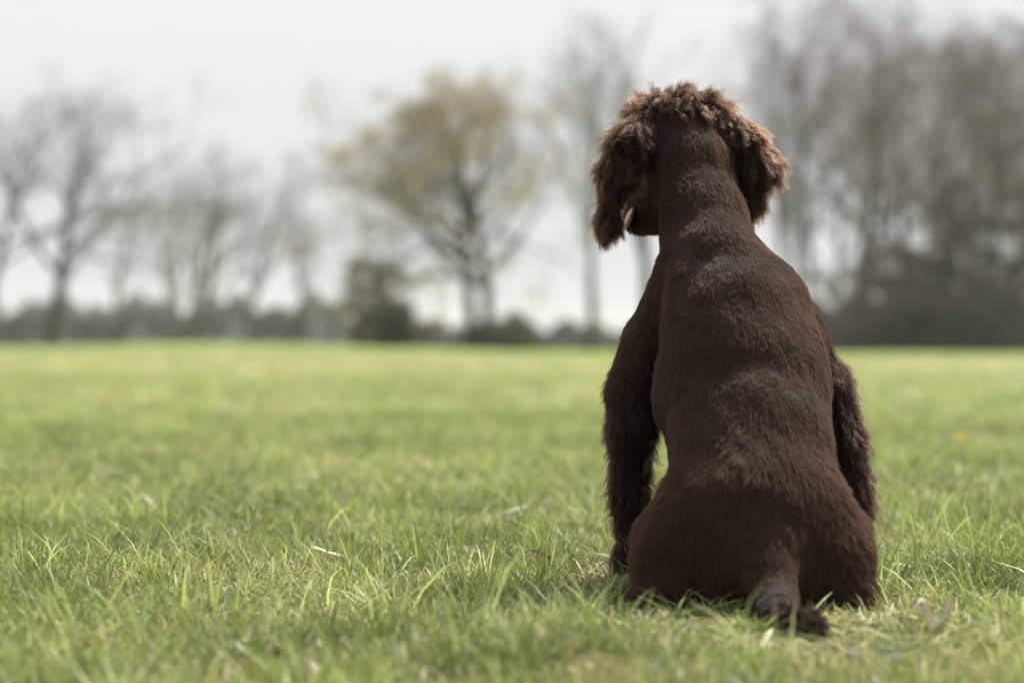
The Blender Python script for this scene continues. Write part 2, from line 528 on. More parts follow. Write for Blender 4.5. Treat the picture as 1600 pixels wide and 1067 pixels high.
def make_hedge(label, px0, px1, top_py, D, seed, n, mat):
    r = np.random.default_rng(seed)
    x0, x1 = (px0 - 800) / FPX * D, (px1 - 800) / FPX * D
    xm = (x0 + x1) / 2
    base = np.array([xm, D, float(ground_h(xm, D)) - 0.25])
    H = CAMZ + (HOR - top_py) / FPX * D - base[2]
    t = tag(empty('hedge', base), label, 'hedge')
    L = x1 - x0
    u = r.uniform(-0.5, 0.5, n) * L
    topv = H * (0.82 + 0.14 * np.sin(u * 1.1 + 1) + 0.10 * np.sin(u * 2.7 + 2) + 0.05 * np.sin(u * 6.1))
    z = topv * r.uniform(0.0, 1.0, n) ** 0.8
    p = np.stack([u, r.normal(size=n) * 0.55, z], 1)
    v, f = leaf_quads(p, 0.13, r)
    mesh_obj('foliage', v, f, mat, t, False)
    tb = Tubes()
    for q in range(int(L / 0.8)):
        x = -L / 2 + (q + 0.5) * 0.8 + r.normal() * 0.1
        tb.chain([np.array([x, 0, -0.2]), np.array([x + r.normal() * 0.2, r.normal() * 0.2, H * 0.4]), np.array([x + r.normal() * 0.4, r.normal() * 0.3, H * 0.85])], [0.05, 0.035, 0.012], 4)
    tb.build('stem', M_BARK, t)


make_hedge('long dark grey hedge under the windswept bare trees', -120, 545, 458, 158, 61, 26000, M_HEDGE)
make_hedge('short pale brown hedge between the olive bush and the budding tree', 540, 735, 492, 165, 64, 7000, M_BROWNB)
make_hedge('low green-grey hedge between the budding tree and the dog', 690, 1080, 500, 156, 62, 12000, M_HEDGE)
make_hedge('hedge seen dimly through the dense wood', 1080, 1700, 470, 160, 63, 18000, M_HEDGE)


# ------------------------------------------------------------------ the dog: one skin grown round its bones
def rc(a_, b_, ra, rb, k=0.025, flow=None, ln=0.012, reg='body', sq=None):
    """tapered limb from a to b; coat lies along a->b unless flow is given"""
    a_, b_ = np.asarray(a_, float), np.asarray(b_, float)
    fl = unit(b_ - a_) if flow is None else unit(np.asarray(flow, float))
    return dict(a=a_, b=b_, ra=ra, rb=rb, k=k, flow=fl, ln=ln, reg=reg, sq=sq)


def sd_prim(p, q):
    """distance to a tapered capsule, optionally squashed along one direction"""
    pts = p
    a_, b_ = q['a'], q['b']
    if q['sq'] is not None:
        ax, s = q['sq']                       # squash factor s (<1) along axis ax
        c = a_
        off = (pts - c) @ ax
        pts = pts + off[:, None] * (1 / s - 1) * ax
        offb = (b_ - c) @ ax
        b_ = b_ + offb * (1 / s - 1) * ax
    ab = b_ - a_
    t = np.clip(((pts - a_) @ ab) / (ab @ ab + 1e-12), 0, 1)
    d = np.linalg.norm(pts - (a_ + t[:, None] * ab), axis=1) - (q['ra'] + (q['rb'] - q['ra']) * t)
    return d * (q['sq'][1] if q['sq'] is not None else 1)


X_AX, Y_AX, Z_AX = np.eye(3)


def DP(px, py, Y):
    """as P(), for the sitting dog, whose back leans away from the camera as it rises"""
    z = P(px, py, Y)[2]
    return P(px, py, Y + 0.28 * max(z - 0.10, 0.0))



PR = []
DOWN = (0, -0.25, -1)
# spine, neck to rump
PR += [rc(DP(1082, 262, 3.30), DP(1100, 345, 3.26), 0.054, 0.053, 0.02),
       rc(DP(1100, 345, 3.26), DP(1116, 425, 3.225), 0.053, 0.066, 0.03),
       rc(DP(1116, 425, 3.225), DP(1150, 505, 3.22), 0.066, 0.094, 0.03),
       rc(DP(1152, 500, 3.22), DP(1163, 600, 3.185), 0.098, 0.109, 0.03),
       rc(DP(1163, 600, 3.185), DP(1174, 705, 3.12), 0.109, 0.100, 0.03),
       rc(DP(1174, 705, 3.12), DP(1178, 820, 3.08), 0.100, 0.108, 0.03, ln=0.014),
       rc(DP(1178, 820, 3.08), DP(1180, 880, 3.07), 0.110, 0.100, 0.03, ln=0.016)]
# crest of the shoulders, and the seat spread on the ground
PR += [rc(DP(1148, 508, 3.165), DP(1158, 580, 3.150), 0.078, 0.086, 0.025),
       rc(DP(1085, 928, 3.065), DP(1180, 930, 3.06), 0.045, 0.048, 0.03, flow=DOWN, ln=0.016),
       rc(DP(1180, 930, 3.06), DP(1280, 928, 3.065), 0.048, 0.045, 0.03, flow=DOWN, ln=0.016),
       rc(DP(1142, 600, 3.23), DP(1158, 735, 3.18), 0.098, 0.088, 0.012)]
# breast and belly, on the far side
PR += [rc(DP(1110, 400, 3.31), DP(1140, 560, 3.33), 0.062, 0.085, 0.04, ln=0.016),
       rc(DP(1140, 560, 3.33), DP(1165, 740, 3.22), 0.085, 0.08, 0.04, ln=0.016)]
# shoulder blades and upper arms, hung outside the ribs
PR += [rc(DP(1074, 436, 3.175), DP(1068, 640, 3.19), 0.024, 0.034, 0.022),
       rc(DP(1060, 425, 3.24), DP(1018, 535, 3.29), 0.032, 0.038, 0.016),
       rc(DP(1014, 532, 3.30), DP(984, 614, 3.31), 0.038, 0.035, 0.006, ln=0.012),
       rc(DP(1174, 436, 3.185), DP(1250, 540, 3.235), 0.022, 0.036, 0.014),
       rc(DP(1174, 422, 3.24), DP(1236, 505, 3.29), 0.034, 0.040, 0.014),
       rc(DP(1236, 505, 3.30), DP(1282, 600, 3.31), 0.042, 0.032, 0.006, ln=0.012)]
# forearms with feathering, paws
PR += [rc(DP(992, 616, 3.315), DP(988, 668, 3.32), 0.037, 0.035, 0.010, flow=DOWN, ln=0.016, reg='leg'),
       rc(DP(988, 668, 3.32), DP(984, 770, 3.35), 0.031, 0.023, 0.010, flow=DOWN, ln=0.020, reg='leg'),
       rc(DP(984, 770, 3.35), DP(987, 868, 3.37), 0.023, 0.019, 0.012, flow=DOWN, ln=0.018, reg='leg'),
       rc(DP(985, 872, 3.37), DP(980, 886, 3.43), 0.022, 0.022, 0.012, ln=0.012, reg='leg'),
       rc(DP(1292, 600, 3.315), DP(1310, 690, 3.32), 0.034, 0.032, 0.010, flow=DOWN, ln=0.022, reg='leg'),
       rc(DP(1310, 690, 3.32), DP(1330, 790, 3.35), 0.032, 0.025, 0.012, flow=DOWN, ln=0.028, reg='leg'),
       rc(DP(1324, 790, 3.35), DP(1330, 868, 3.38), 0.024, 0.020, 0.012, flow=DOWN, ln=0.018, reg='leg'),
       rc(DP(1330, 872, 3.38), DP(1332, 886, 3.44), 0.022, 0.022, 0.012, ln=0.012, reg='leg')]
# haunches: thigh, stifle, hock, foot
PR += [rc(DP(1108, 790, 3.08), DP(1064, 866, 3.06), 0.060, 0.060, 0.022, flow=(-0.45, 0.0, -1), ln=0.016, reg='thigh'),
       rc(DP(1085, 830, 3.12), DP(1044, 838, 3.22), 0.058, 0.044, 0.03, flow=(-0.3, 0.0, -1), ln=0.017, reg='thigh'),
       rc(DP(1062, 862, 3.07), DP(1040, 918, 3.04), 0.056, 0.040, 0.018, flow=(-0.25, -0.1, -1), ln=0.017, reg='thigh'),
       rc(DP(1016, 928, 3.06), DP(978, 931, 3.10), 0.020, 0.015, 0.014, ln=0.008, reg='paw'),
       rc(DP(1245, 785, 3.08), DP(1286, 866, 3.06), 0.060, 0.060, 0.022, flow=(0.45, 0.0, -1), ln=0.016, reg='thigh'),
       rc(DP(1268, 830, 3.12), DP(1306, 838, 3.22), 0.058, 0.044, 0.03, flow=(0.3, 0.0, -1), ln=0.017, reg='thigh'),
       rc(DP(1286, 862, 3.07), DP(1308, 918, 3.04), 0.056, 0.045, 0.018, flow=(0.25, -0.1, -1), ln=0.017, reg='thigh'),
       rc(DP(1318, 925, 3.05), DP(1350, 936, 3.06), 0.028, 0.020, 0.018, ln=0.012, reg='paw')]
# tail lying in the grass towards the camera
PR += [rc(DP(1198, 862, 2.985), DP(1209, 940, 2.93), 0.042, 0.027, 0.026, ln=0.012, reg='tail'),
       rc(DP(1209, 940, 2.93), DP(1222, 980, 2.80), 0.027, 0.020, 0.012, ln=0.012, reg='tail'),
       rc(DP(1222, 980, 2.80), DP(1264, 980, 2.74), 0.020, 0.016, 0.012, ln=0.020, reg='tailtip')]
# head, turned to the left and away
SK = DP(1062, 221, 3.335)
FWD = unit(np.array([-0.62, 0.70, -0.36]))           # where the muzzle points
SIDE = unit(np.cross(FWD, Z_AX)); UP = np.cross(SIDE, FWD)
PR += [rc(SK, SK + FWD * 0.03, 0.064, 0.060, 0.02, flow=-FWD + np.array([0, 0, -0.3]), ln=0.014, reg='skull'),
       rc(DP(1030, 198, 3.34), DP(1096, 196, 3.34), 0.042, 0.042, 0.02, flow=DOWN, ln=0.014, reg='skull'),
       rc(DP(1060, 225, 3.33), DP(1082, 262, 3.30), 0.058, 0.054, 0.02, flow=DOWN),
       rc(SK + FWD * 0.055 - UP * 0.008, SK + FWD * 0.128 - UP * 0.016, 0.036, 0.026, 0.02, flow=-FWD, ln=0.008, reg='muzzle'),
       rc(DP(1048, 306, 3.335), DP(1002, 336, 3.40), 0.036, 0.026, 0.02, flow=DOWN, ln=0.012, reg='cheek'),
       rc(DP(1030, 340, 3.37), DP(994, 348, 3.42), 0.024, 0.018, 0.012, flow=DOWN, ln=0.012, reg='cheek')]
# throat
PR += [rc(DP(1064, 325, 3.35), DP(1082, 372, 3.30), 0.030, 0.034, 0.02, flow=DOWN, ln=0.012)]
# ears
PR += [rc(DP(1022, 188, 3.31), DP(987, 226, 3.285), 0.020, 0.024, 0.014, flow=(-0.45, -0.2, -0.85), ln=0.022, reg='earL'),
       rc(DP(987, 226, 3.285), DP(968, 268, 3.28), 0.026, 0.022, 0.010, flow=(-0.2, -0.15, -1), ln=0.022, reg='earL'),
       rc(DP(960, 262, 3.28), DP(953, 312, 3.275), 0.018, 0.010, 0.006, flow=(-0.1, -0.05, -1), ln=0.018, reg='earL'),
       rc(DP(953, 318, 3.275), DP(951, 350, 3.275), 0.011, 0.014, 0.006, flow=(-0.05, -0.05, -1), ln=0.018, reg='earL'),
       rc(DP(1104, 184, 3.32), DP(1150, 218, 3.31), 0.020, 0.025, 0.014, flow=(0.5, -0.1, -0.8), ln=0.026, reg='earR'),
       rc(DP(1150, 218, 3.31), DP(1176, 254, 3.31), 0.026, 0.026, 0.008, flow=(0.35, -0.1, -1), ln=0.030, reg='earR'),
       rc(DP(1176, 252, 3.31), DP(1174, 298, 3.32), 0.024, 0.013, 0.008, flow=(-0.05, -0.05, -1), ln=0.030, reg='earR')]

STEP = 0.0048
lo = np.min([np.minimum(q['a'] - q['ra'], q['b'] - q['rb']) for q in PR], axis=0) - 0.03
hi = np.max([np.maximum(q['a'] + q['ra'], q['b'] + q['rb']) for q in PR], axis=0) + 0.03
dims = np.ceil((hi - lo) / STEP).astype(int) + 1
G = [lo[i] + np.arange(dims[i]) * STEP for i in range(3)]
V = np.full(dims, 0.25, np.float64)
for q in PR:
    m = q['k'] + 0.012 + max(q['ra'], q['rb']) * (0.0 if q['sq'] is None else 0.5)
    l0 = np.minimum(q['a'] - q['ra'], q['b'] - q['rb']) - m
    h0 = np.maximum(q['a'] + q['ra'], q['b'] + q['rb']) + m
    s0 = np.clip(np.floor((l0 - lo) / STEP).astype(int), 0, dims - 1)
    s1 = np.clip(np.ceil((h0 - lo) / STEP).astype(int) + 1, 1, dims)
    gx, gy, gz = np.meshgrid(G[0][s0[0]:s1[0]], G[1][s0[1]:s1[1]], G[2][s0[2]:s1[2]], indexing='ij')
    d = sd_prim(np.stack([gx.ravel(), gy.ravel(), gz.ravel()], 1), q).reshape(gx.shape)
    sl = (slice(s0[0], s1[0]), slice(s0[1], s1[1]), slice(s0[2], s1[2]))
    o_ = V[sl]
    k = q['k']
    h = np.clip(0.5 + 0.5 * (o_ - d) / k, 0, 1)
    V[sl] = o_ * (1 - h) + d * h - k * h * (1 - h)
# muscle and bone relief on the back: spine groove, shoulder blades, ribs edge
gz_cut = G[2][None, None, :] + 0.012
V = np.maximum(V, -gz_cut + 0 * V)            # sits on the ground


def surface_nets(V, lo, step):
    inside = V < 0
    nx, ny, nz = V.shape
    cnt = np.zeros((nx - 1, ny - 1, nz - 1), int)
    for dx in (0, 1):
        for dy in (0, 1):
            for dz in (0, 1):
                cnt += inside[dx:nx - 1 + dx, dy:ny - 1 + dy, dz:nz - 1 + dz]
    cells = np.argwhere((cnt > 0) & (cnt < 8))
    idx = np.full(cnt.shape, -1, np.int64)
    idx[tuple(cells.T)] = np.arange(len(cells))
    acc = np.zeros((len(cells), 3)); num = np.zeros(len(cells))
    corners = [np.array(c) for c in ((0, 0, 0), (1, 0, 0), (0, 1, 0), (1, 1, 0), (0, 0, 1), (1, 0, 1), (0, 1, 1), (1, 1, 1))]
    for i_ in range(8):
        for j_ in range(i_ + 1, 8):
            if np.abs(corners[i_] - corners[j_]).sum() != 1: continue
            va = V[tuple((cells + corners[i_]).T)]; vb = V[tuple((cells + corners[j_]).T)]
            cr = (va < 0) != (vb < 0)
            t = np.where(cr, va / np.where(cr, va - vb, 1), 0)
            pt = corners[i_] + t[:, None] * (corners[j_] - corners[i_])
            acc += pt * cr[:, None]; num += cr
    verts = lo + (cells + acc / num[:, None]) * step
    faces = []
    for ax in range(3):
        o1, o2 = (ax + 1) % 3, (ax + 2) % 3
        e = np.zeros(3, int); e[ax] = 1
        sa = [slice(None)] * 3; sb = [slice(None)] * 3
        sa[ax] = slice(0, -1); sb[ax] = slice(1, None)
        ed = np.argwhere(inside[tuple(sa)] != inside[tuple(sb)])
        ed = ed[(ed[:, o1] > 0) & (ed[:, o2] > 0) & (ed[:, o1] < V.shape[o1] - 1) & (ed[:, o2] < V.shape[o2] - 1)]
        u1 = np.zeros(3, int); u1[o1] = 1
        u2 = np.zeros(3, int); u2[o2] = 1
        q_ = np.stack([idx[tuple((ed - u1 - u2).T)], idx[tuple((ed - u2).T)], idx[tuple(ed.T)], idx[tuple((ed - u1).T)]], 1)
        flip = ~inside[tuple(ed.T)]
        q_[flip] = q_[flip][:, ::-1]
        faces.append(q_)
    return verts, np.concatenate(faces)


dv, df = surface_nets(V, lo, STEP)
# relax the skin a little
nb_a = np.concatenate([df[:, i] for i in range(4)]); nb_b = np.concatenate([df[:, (i + 1) % 4] for i in range(4)])
for it in range(4):
    s_ = np.zeros_like(dv); c_ = np.zeros(len(dv))
    np.add.at(s_, nb_a, dv[nb_b]); np.add.at(c_, nb_a, 1)
    dv = dv * 0.4 + 0.6 * s_ / c_[:, None]


# flesh is never quite even
_n0 = np.zeros_like(dv)
_t = np.concatenate([df[:, [0, 1, 2]], df[:, [0, 2, 3]]])
_c = np.cross(dv[_t[:, 1]] - dv[_t[:, 0]], dv[_t[:, 2]] - dv[_t[:, 0]])
for i in range(3): np.add.at(_n0, _t[:, i], _c)
_n0 /= np.linalg.norm(_n0, axis=1)[:, None] + 1e-12
dv = dv + _n0 * (0.0014 * vnoise(dv, 0.075, 31) + 0.0009 * vnoise(dv, 0.03, 32))[:, None]


def hair_mat(name, c1, c2, rough=0.5):
    m, n, l, out = new_mat(name)
    hi_ = n.new('ShaderNodeHairInfo')
    g = n.new('ShaderNodeNewGeometry')
    nz_ = noise_node(n, l, 28, 3, g.outputs['Position'])
    ad = n.new('ShaderNodeMath'); ad.operation = 'MULTIPLY_ADD'; ad.inputs[1].default_value = 0.5
    l.new(hi_.outputs['Random'], ad.inputs[0])
    sc_ = n.new('ShaderNodeMath'); sc_.operation = 'MULTIPLY'; sc_.inputs[1].default_value = 0.5
    l.new(nz_, sc_.inputs[0]); l.new(sc_.outputs[0], ad.inputs[2])
    c = mixc(n, l, ad.outputs[0], c1, c2)
    tip = n.new('ShaderNodeMapRange'); tip.inputs['To Min'].default_value = 0.75; tip.inputs['To Max'].default_value = 1.7  # strand highlights put into the colour: roots darker, tips lighter
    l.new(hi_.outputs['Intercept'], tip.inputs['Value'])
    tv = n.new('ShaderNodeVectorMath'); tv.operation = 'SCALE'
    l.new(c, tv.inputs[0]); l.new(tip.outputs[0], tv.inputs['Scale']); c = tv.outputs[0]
    h = n.new('ShaderNodeBsdfHairPrincipled')
    h.model = 'CHIANG'
    h.parametrization = 'COLOR'
    l.new(c, h.inputs['Color'])
    h.inputs['Roughness'].default_value = rough
    h.inputs['Radial Roughness'].default_value = 0.5
    h.inputs['IOR'].default_value = 1.25
    l.new(h.outputs[0], out.inputs[0])
    return m


M_SKIN = simple_mat('dog_skin', (0.006, 0.0038, 0.0032), (0.011, 0.007, 0.006), 20.0, 0.9)


def coat_mat(name, c1, c2, sheen):
    """short dense coat: matte brown hair with a tinted sheen along the strands"""
    m, n, l, out = new_mat(name)
    hi_ = n.new('ShaderNodeHairInfo')
    g = n.new('ShaderNodeNewGeometry')
    nz_ = noise_node(n, l, 22, 4, g.outputs['Position'])
    ad = n.new('ShaderNodeMath'); ad.operation = 'MULTIPLY_ADD'; ad.inputs[1].default_value = 0.5
    l.new(hi_.outputs['Random'], ad.inputs[0])
    sc_ = n.new('ShaderNodeMath'); sc_.operation = 'MULTIPLY'; sc_.inputs[1].default_value = 0.5
    l.new(nz_, sc_.inputs[0]); l.new(sc_.outputs[0], ad.inputs[2])
    c = mixc(n, l, ad.outputs[0], c1, c2)
    d = n.new('ShaderNodeBsdfDiffuse'); l.new(c, d.inputs[0])
    h = n.new('ShaderNodeBsdfHair'); h.component = 'Reflection'
    h.inputs['Color'].default_value = (*sheen, 1)
    h.inputs['RoughnessU'].default_value = 0.38; h.inputs['RoughnessV'].default_value = 0.8
    t = n.new('ShaderNodeBsdfHair'); t.component = 'Transmission'
    t.inputs['Color'].default_value = (sheen[0] * 0.8, sheen[1] * 0.6, sheen[2] * 0.4, 1)
    t.inputs['RoughnessU'].default_value = 0.4; t.inputs['RoughnessV'].default_value = 0.9
    a1, a2 = n.new('ShaderNodeAddShader'), n.new('ShaderNodeAddShader')
    l.new(d.outputs[0], a1.inputs[0]); l.new(h.outputs[0], a1.inputs[1])
    l.new(a1.outputs[0], a2.inputs[0]); l.new(t.outputs[0], a2.inputs[1])
    pr = n.new('ShaderNodeBsdfHairPrincipled'); pr.model = 'CHIANG'; pr.parametrization = 'COLOR'
    dk = n.new('ShaderNodeVectorMath'); dk.operation = 'MULTIPLY'; dk.inputs[1].default_value = (0.62, 0.52, 0.46)
    l.new(c, dk.inputs[0]); l.new(dk.outputs[0], pr.inputs['Color'])
    pr.inputs['Roughness'].default_value = 0.5; pr.inputs['Radial Roughness'].default_value = 0.6
    pr.inputs['IOR'].default_value = 1.22
    mx = n.new('ShaderNodeMixShader'); mx.inputs[0].default_value = 0.35
    l.new(a2.outputs[0], mx.inputs[1]); l.new(pr.outputs[0], mx.inputs[2])
    l.new(mx.outputs[0], out.inputs[0])
    return m


M_COAT = coat_mat('chocolate_coat', (0.0066, 0.0038, 0.0029), (0.0280, 0.0166, 0.0125), (0.048, 0.0315, 0.0235))
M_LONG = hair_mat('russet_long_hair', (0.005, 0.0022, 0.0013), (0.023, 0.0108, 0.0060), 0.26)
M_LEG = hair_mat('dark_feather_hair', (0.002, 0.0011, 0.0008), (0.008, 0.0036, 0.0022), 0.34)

M_TAIL = coat_mat('dark_tail_hair', (0.008, 0.0045, 0.0035), (0.022, 0.012, 0.009), (0.022, 0.014, 0.011))

dog = mesh_obj('dog', dv, df, M_SKIN)
tag(dog, 'chocolate brown spaniel sitting in the grass with its back turned, head to one side', 'dog')

# ---- coat
tri = np.concatenate([df[:, [0, 1, 2]], df[:, [0, 2, 3]]])
e1, e2 = dv[tri[:, 1]] - dv[tri[:, 0]], dv[tri[:, 2]] - dv[tri[:, 0]]
tn = np.cross(e1, e2); ta = np.linalg.norm(tn, axis=1)
vn = np.zeros_like(dv)
for i in range(3): np.add.at(vn, tri[:, i], tn)
vn /= np.linalg.norm(vn, axis=1)[:, None] + 1e-12
# make sure normals point outwards
if np.mean(np.einsum('ij,ij->i', vn, dv - dv.mean(0))) < 0:
    vn = -vn; dog.data.flip_normals()
# coat fields per vertex: which bone owns the spot, flow and length
D_ = np.stack([sd_prim(dv, q) for q in PR], 1)
Wt = np.exp(-np.clip(D_ - D_.min(1)[:, None], 0, 1) / 0.010)
Wt /= Wt.sum(1)[:, None]
vflow = Wt @ np.array([q['flow'] for q in PR])
vlen = Wt @ np.array([q['ln'] for q in PR])
regs = ['body', 'leg', 'thigh', 'paw', 'tail', 'tailtip', 'skull', 'muzzle', 'cheek', 'earL', 'earR']
vreg = np.stack([Wt[:, [i for i, q in enumerate(PR) if q['reg'] == r_]].sum(1) for r_ in regs], 1)
REG = {r_: i for i, r_ in enumerate(regs)}
# whorls and ruffled patches in the short coat
sw = vnoise(dv, 0.055, 3)
sw2 = vnoise(dv, 0.022, 5)
vside = np.cross(vn, vflow)
vflow = vflow + vside * (0.32 * sw + 0.14 * sw2)[:, None]
vflow -= vn * np.einsum('ij,ij->i', vflow, vn)[:, None]
vflow /= np.linalg.norm(vflow, axis=1)[:, None] + 1e-9


def sample(weight, n, r):
    """n random spots on the skin where the vertex weight is high"""
    w = ta * weight[tri].mean(1)
    t = r.choice(len(tri), n, p=w / w.sum())
    u, v = r.random(n), r.random(n)
    s = u + v > 1; u[s] = 1 - u[s]; v[s] = 1 - v[s]
    b = np.stack([1 - u - v, u, v], 1)
    T = tri[t]
    f = lambda A: np.einsum('ij,ij...->i...', b, A[T])
    n_ = f(vn); n_ /= np.linalg.norm(n_, axis=1)[:, None]
    fl = f(vflow); fl -= n_ * np.einsum('ij,ij->i', fl, n_)[:, None]
    fl /= np.linalg.norm(fl, axis=1)[:, None] + 1e-9
    return f(dv), n_, fl, f(vlen)


def nearest(p, c):
    from mathutils.kdtree import KDTree
    kd = KDTree(len(c))
    for i_, x in enumerate(c): kd.insert(x, i_)
    kd.balance()
    return np.array([kd.find(x)[1] for x in p])


def groom(name, mat, weight, n, n_clump, npt, lift, jit, curl, wave, clump, grav, rad, seed, len_mul=1.0, len_var=0.25, frizz=0.0):
    r = np.random.default_rng(seed)
    cp, cn, cf, cl = sample(weight, n_clump, r)
    rp, rn, rf, rl = sample(weight, n, r)
    own = nearest(rp, cp)
    # clump guides
    lf = (lift * np.clip(1 + 0.28 * vnoise(cp, 0.05, seed) + 0.22 * vnoise(cp, 0.016, seed + 1), 0.25, 2.2))[:, None]
    d = cf * np.cos(lf) + cn * np.sin(lf) + r.normal(size=cp.shape) * jit
    d /= np.linalg.norm(d, axis=1)[:, None]
    L = cl * len_mul * r.uniform(1 - len_var, 1 + len_var, n_clump)
    e1_ = np.cross(d, cn + 1e-3); e1_ /= np.linalg.norm(e1_, axis=1)[:, None] + 1e-9
    e2_ = np.cross(d, e1_)
    ph = r.uniform(0, 6.28, n_clump); tw_ = r.choice([-1, 1], n_clump)
    wl_ = wave * r.uniform(0.7, 1.4, n_clump); am = curl * r.uniform(0.4, 1.5, n_clump)
    pts = np.zeros((n_clump, npt, 3)); pos = np.zeros((n_clump, 3)); dd = d.copy()
    for k in range(npt):
        t = k / (npt - 1)
        s = t * L
        a_ = 6.283 * s / wl_
        off = e1_ * (am * t ** 0.8 * (np.sin(ph + a_) - np.sin(ph) * (1 - t)))[:, None] + e2_ * (tw_ * am * t ** 0.8 * np.cos(ph + a_))[:, None]
        pts[:, k] = pos + off
        dd = dd + np.array([0, 0, -1.0]) * grav / npt - cn * 0.0
        dd /= np.linalg.norm(dd, axis=1)[:, None]
        pos = pos + dd * (L / (npt - 1))[:, None]
    t = np.linspace(0, 1, npt)
    g = pts[own]
    off = cp[own] - rp
    lm = r.uniform(0.7, 1.1, n)[:, None, None]
    fr = np.cumsum(r.normal(size=(n, npt, 3)) * frizz, axis=1); fr -= fr[:, :1]
    pull = (clump * t ** 1.1)[None, :, None]
    # own lay blended with the clump guide
    own_d = rf * np.cos(lift) + rn * np.sin(lift)
    own_l = own_d[:, None, :] * (rl * len_mul)[:, None, None] * t[None, :, None]
    mixw = 0.25
    out = rp[:, None, :] - rn[:, None, :] * 0.001 + (g * (1 - mixw) + own_l * mixw) * lm + off[:, None, :] * pull + fr
    # stay above the ground
    out[..., 2] = np.maximum(out[..., 2], 0.002)
    cu = bpy.data.hair_curves.new(name)
    cu.add_curves([npt] * n)
    cu.attributes['position'].data.foreach_set('vector', out.astype(np.float32).ravel())
    ra = cu.attributes.get('radius') or cu.attributes.new('radius', 'FLOAT', 'POINT')
    rr_ = rad * (1 - 0.85 * t ** 1.5)[None, :] * r.uniform(0.7, 1.3, n)[:, None]
    ra.data.foreach_set('value', rr_.astype(np.float32).ravel())
    cu.materials.append(mat)
    o = bpy.data.objects.new(name, cu)
    col.objects.link(o)
    o.parent = dog
    return o


R_ = lambda *k: vreg[:, [REG[x] for x in k]].sum(1)
back = np.clip(0.35 + 0.9 * -vn[:, 1], 0.12, 1)          # more hair on the side one can see
ear = R_('earL', 'earR')
# tousled fringe on the very top of the skull, thinning out towards the nape
hz_ = dv[:, 2] - DP(0, 196, 3.33)[2]
top = np.clip(hz_ / 0.022, 0, 1) ** 1.5 * np.clip(R_('skull') + 0.6 * R_('body'), 0, 1) * (hz_ > 0)
short_w = (R_('body', 'thigh', 'paw', 'tail', 'skull', 'muzzle', 'cheek') + 0.35 * R_('leg')) * (1 - np.clip(ear * 1.5, 0, 1))
groom('coat_fur', M_COAT, short_w * back + 1e-9, 260000, 30000, 5, 0.24, 0.07, 0.0003, 0.02, 0.22, 0.10, 0.00026, 101, frizz=0.00022)
groom('thigh_fur', M_COAT, R_('thigh') * back + 1e-9, 26000, 2600, 6, 0.32, 0.14, 0.0010, 0.02, 0.4, 0.3, 0.00028, 108, len_mul=1.15, frizz=0.0006)
groom('leg_fur', M_LEG, R_('leg') + 1e-9, 30000, 2000, 8, 0.48, 0.26, 0.0020, 0.022, 0.5, 0.25, 0.00027, 102, len_mul=1.05, len_var=0.65, frizz=0.0009)
groom('ear_fur', M_LONG, R_('earL') * (ear > 0.45) + 1e-9, 30000, 620, 12, 0.30, 0.24, 0.0042, 0.030, 0.70, 0.6, 0.00026, 103, len_mul=1.35, len_var=0.6, frizz=0.0008)
groom('ear_fur', M_LONG, R_('earR') * (ear > 0.45) + 1e-9, 28000, 560, 12, 0.24, 0.17, 0.0036, 0.034, 0.70, 0.6, 0.00026, 104, len_mul=1.3, len_var=0.55, frizz=0.0007)
groom('crown_fur', M_LONG, np.clip(top, 0, 1) + 1e-9, 14000, 480, 12, 0.32, 0.34, 0.0042, 0.030, 0.70, 0.5, 0.00026, 105, len_mul=1.7, len_var=0.75, frizz=0.0008)
groom('tail_fur', M_TAIL, R_('tailtip') + 1e-9, 7000, 160, 7, 0.6, 0.25, 0.002, 0.03, 0.6, 0.6, 0.00030, 106, frizz=0.0007)


def blob(name, c, axes, mat, parent, n=14):
    """smooth egg with semi-axes given as three vectors"""
    th = np.linspace(0, math.pi, n); ph = np.linspace(0, 2 * math.pi, 2 * n, endpoint=False)
    v = [c + axes[0] * math.sin(t) * math.cos(p) + axes[1] * math.sin(t) * math.sin(p) + axes[2] * math.cos(t) for t in th for p in ph]
    m = 2 * n
    f = [[i * m + j, i * m + (j + 1) % m, (i + 1) * m + (j + 1) % m, (i + 1) * m + j] for i in range(n - 1) for j in range(m)]
    return mesh_obj(name, np.array(v), np.array(f), mat, parent)


M_PINK = simple_mat('pink_gum', (0.36, 0.18, 0.18), (0.55, 0.33, 0.32), 60.0, 0.4)
M_NOSE = simple_mat('nose_leather', (0.02, 0.013, 0.011), (0.035, 0.022, 0.018), 80.0, 0.35)
M_EYE = simple_mat('eye', (0.01, 0.006, 0.004), (0.03, 0.015, 0.008), 90.0, 0.08)
blob('tongue', DP(983, 341, 3.372), (X_AX * 0.0055, Y_AX * 0.020, unit(np.array([0.35, 0, 1.0])) * 0.016), M_PINK, dog)
blob('nose', SK + FWD * 0.156 - UP * 0.004, (FWD * 0.008, SIDE * 0.014, UP * 0.011), M_NOSE, dog)
for s in (-1, 1):
    blob('eye', SK + FWD * 0.068 + SIDE * 0.034 * s + UP * 0.016, (FWD * 0.009, SIDE * 0.009, UP * 0.009), M_EYE, dog)


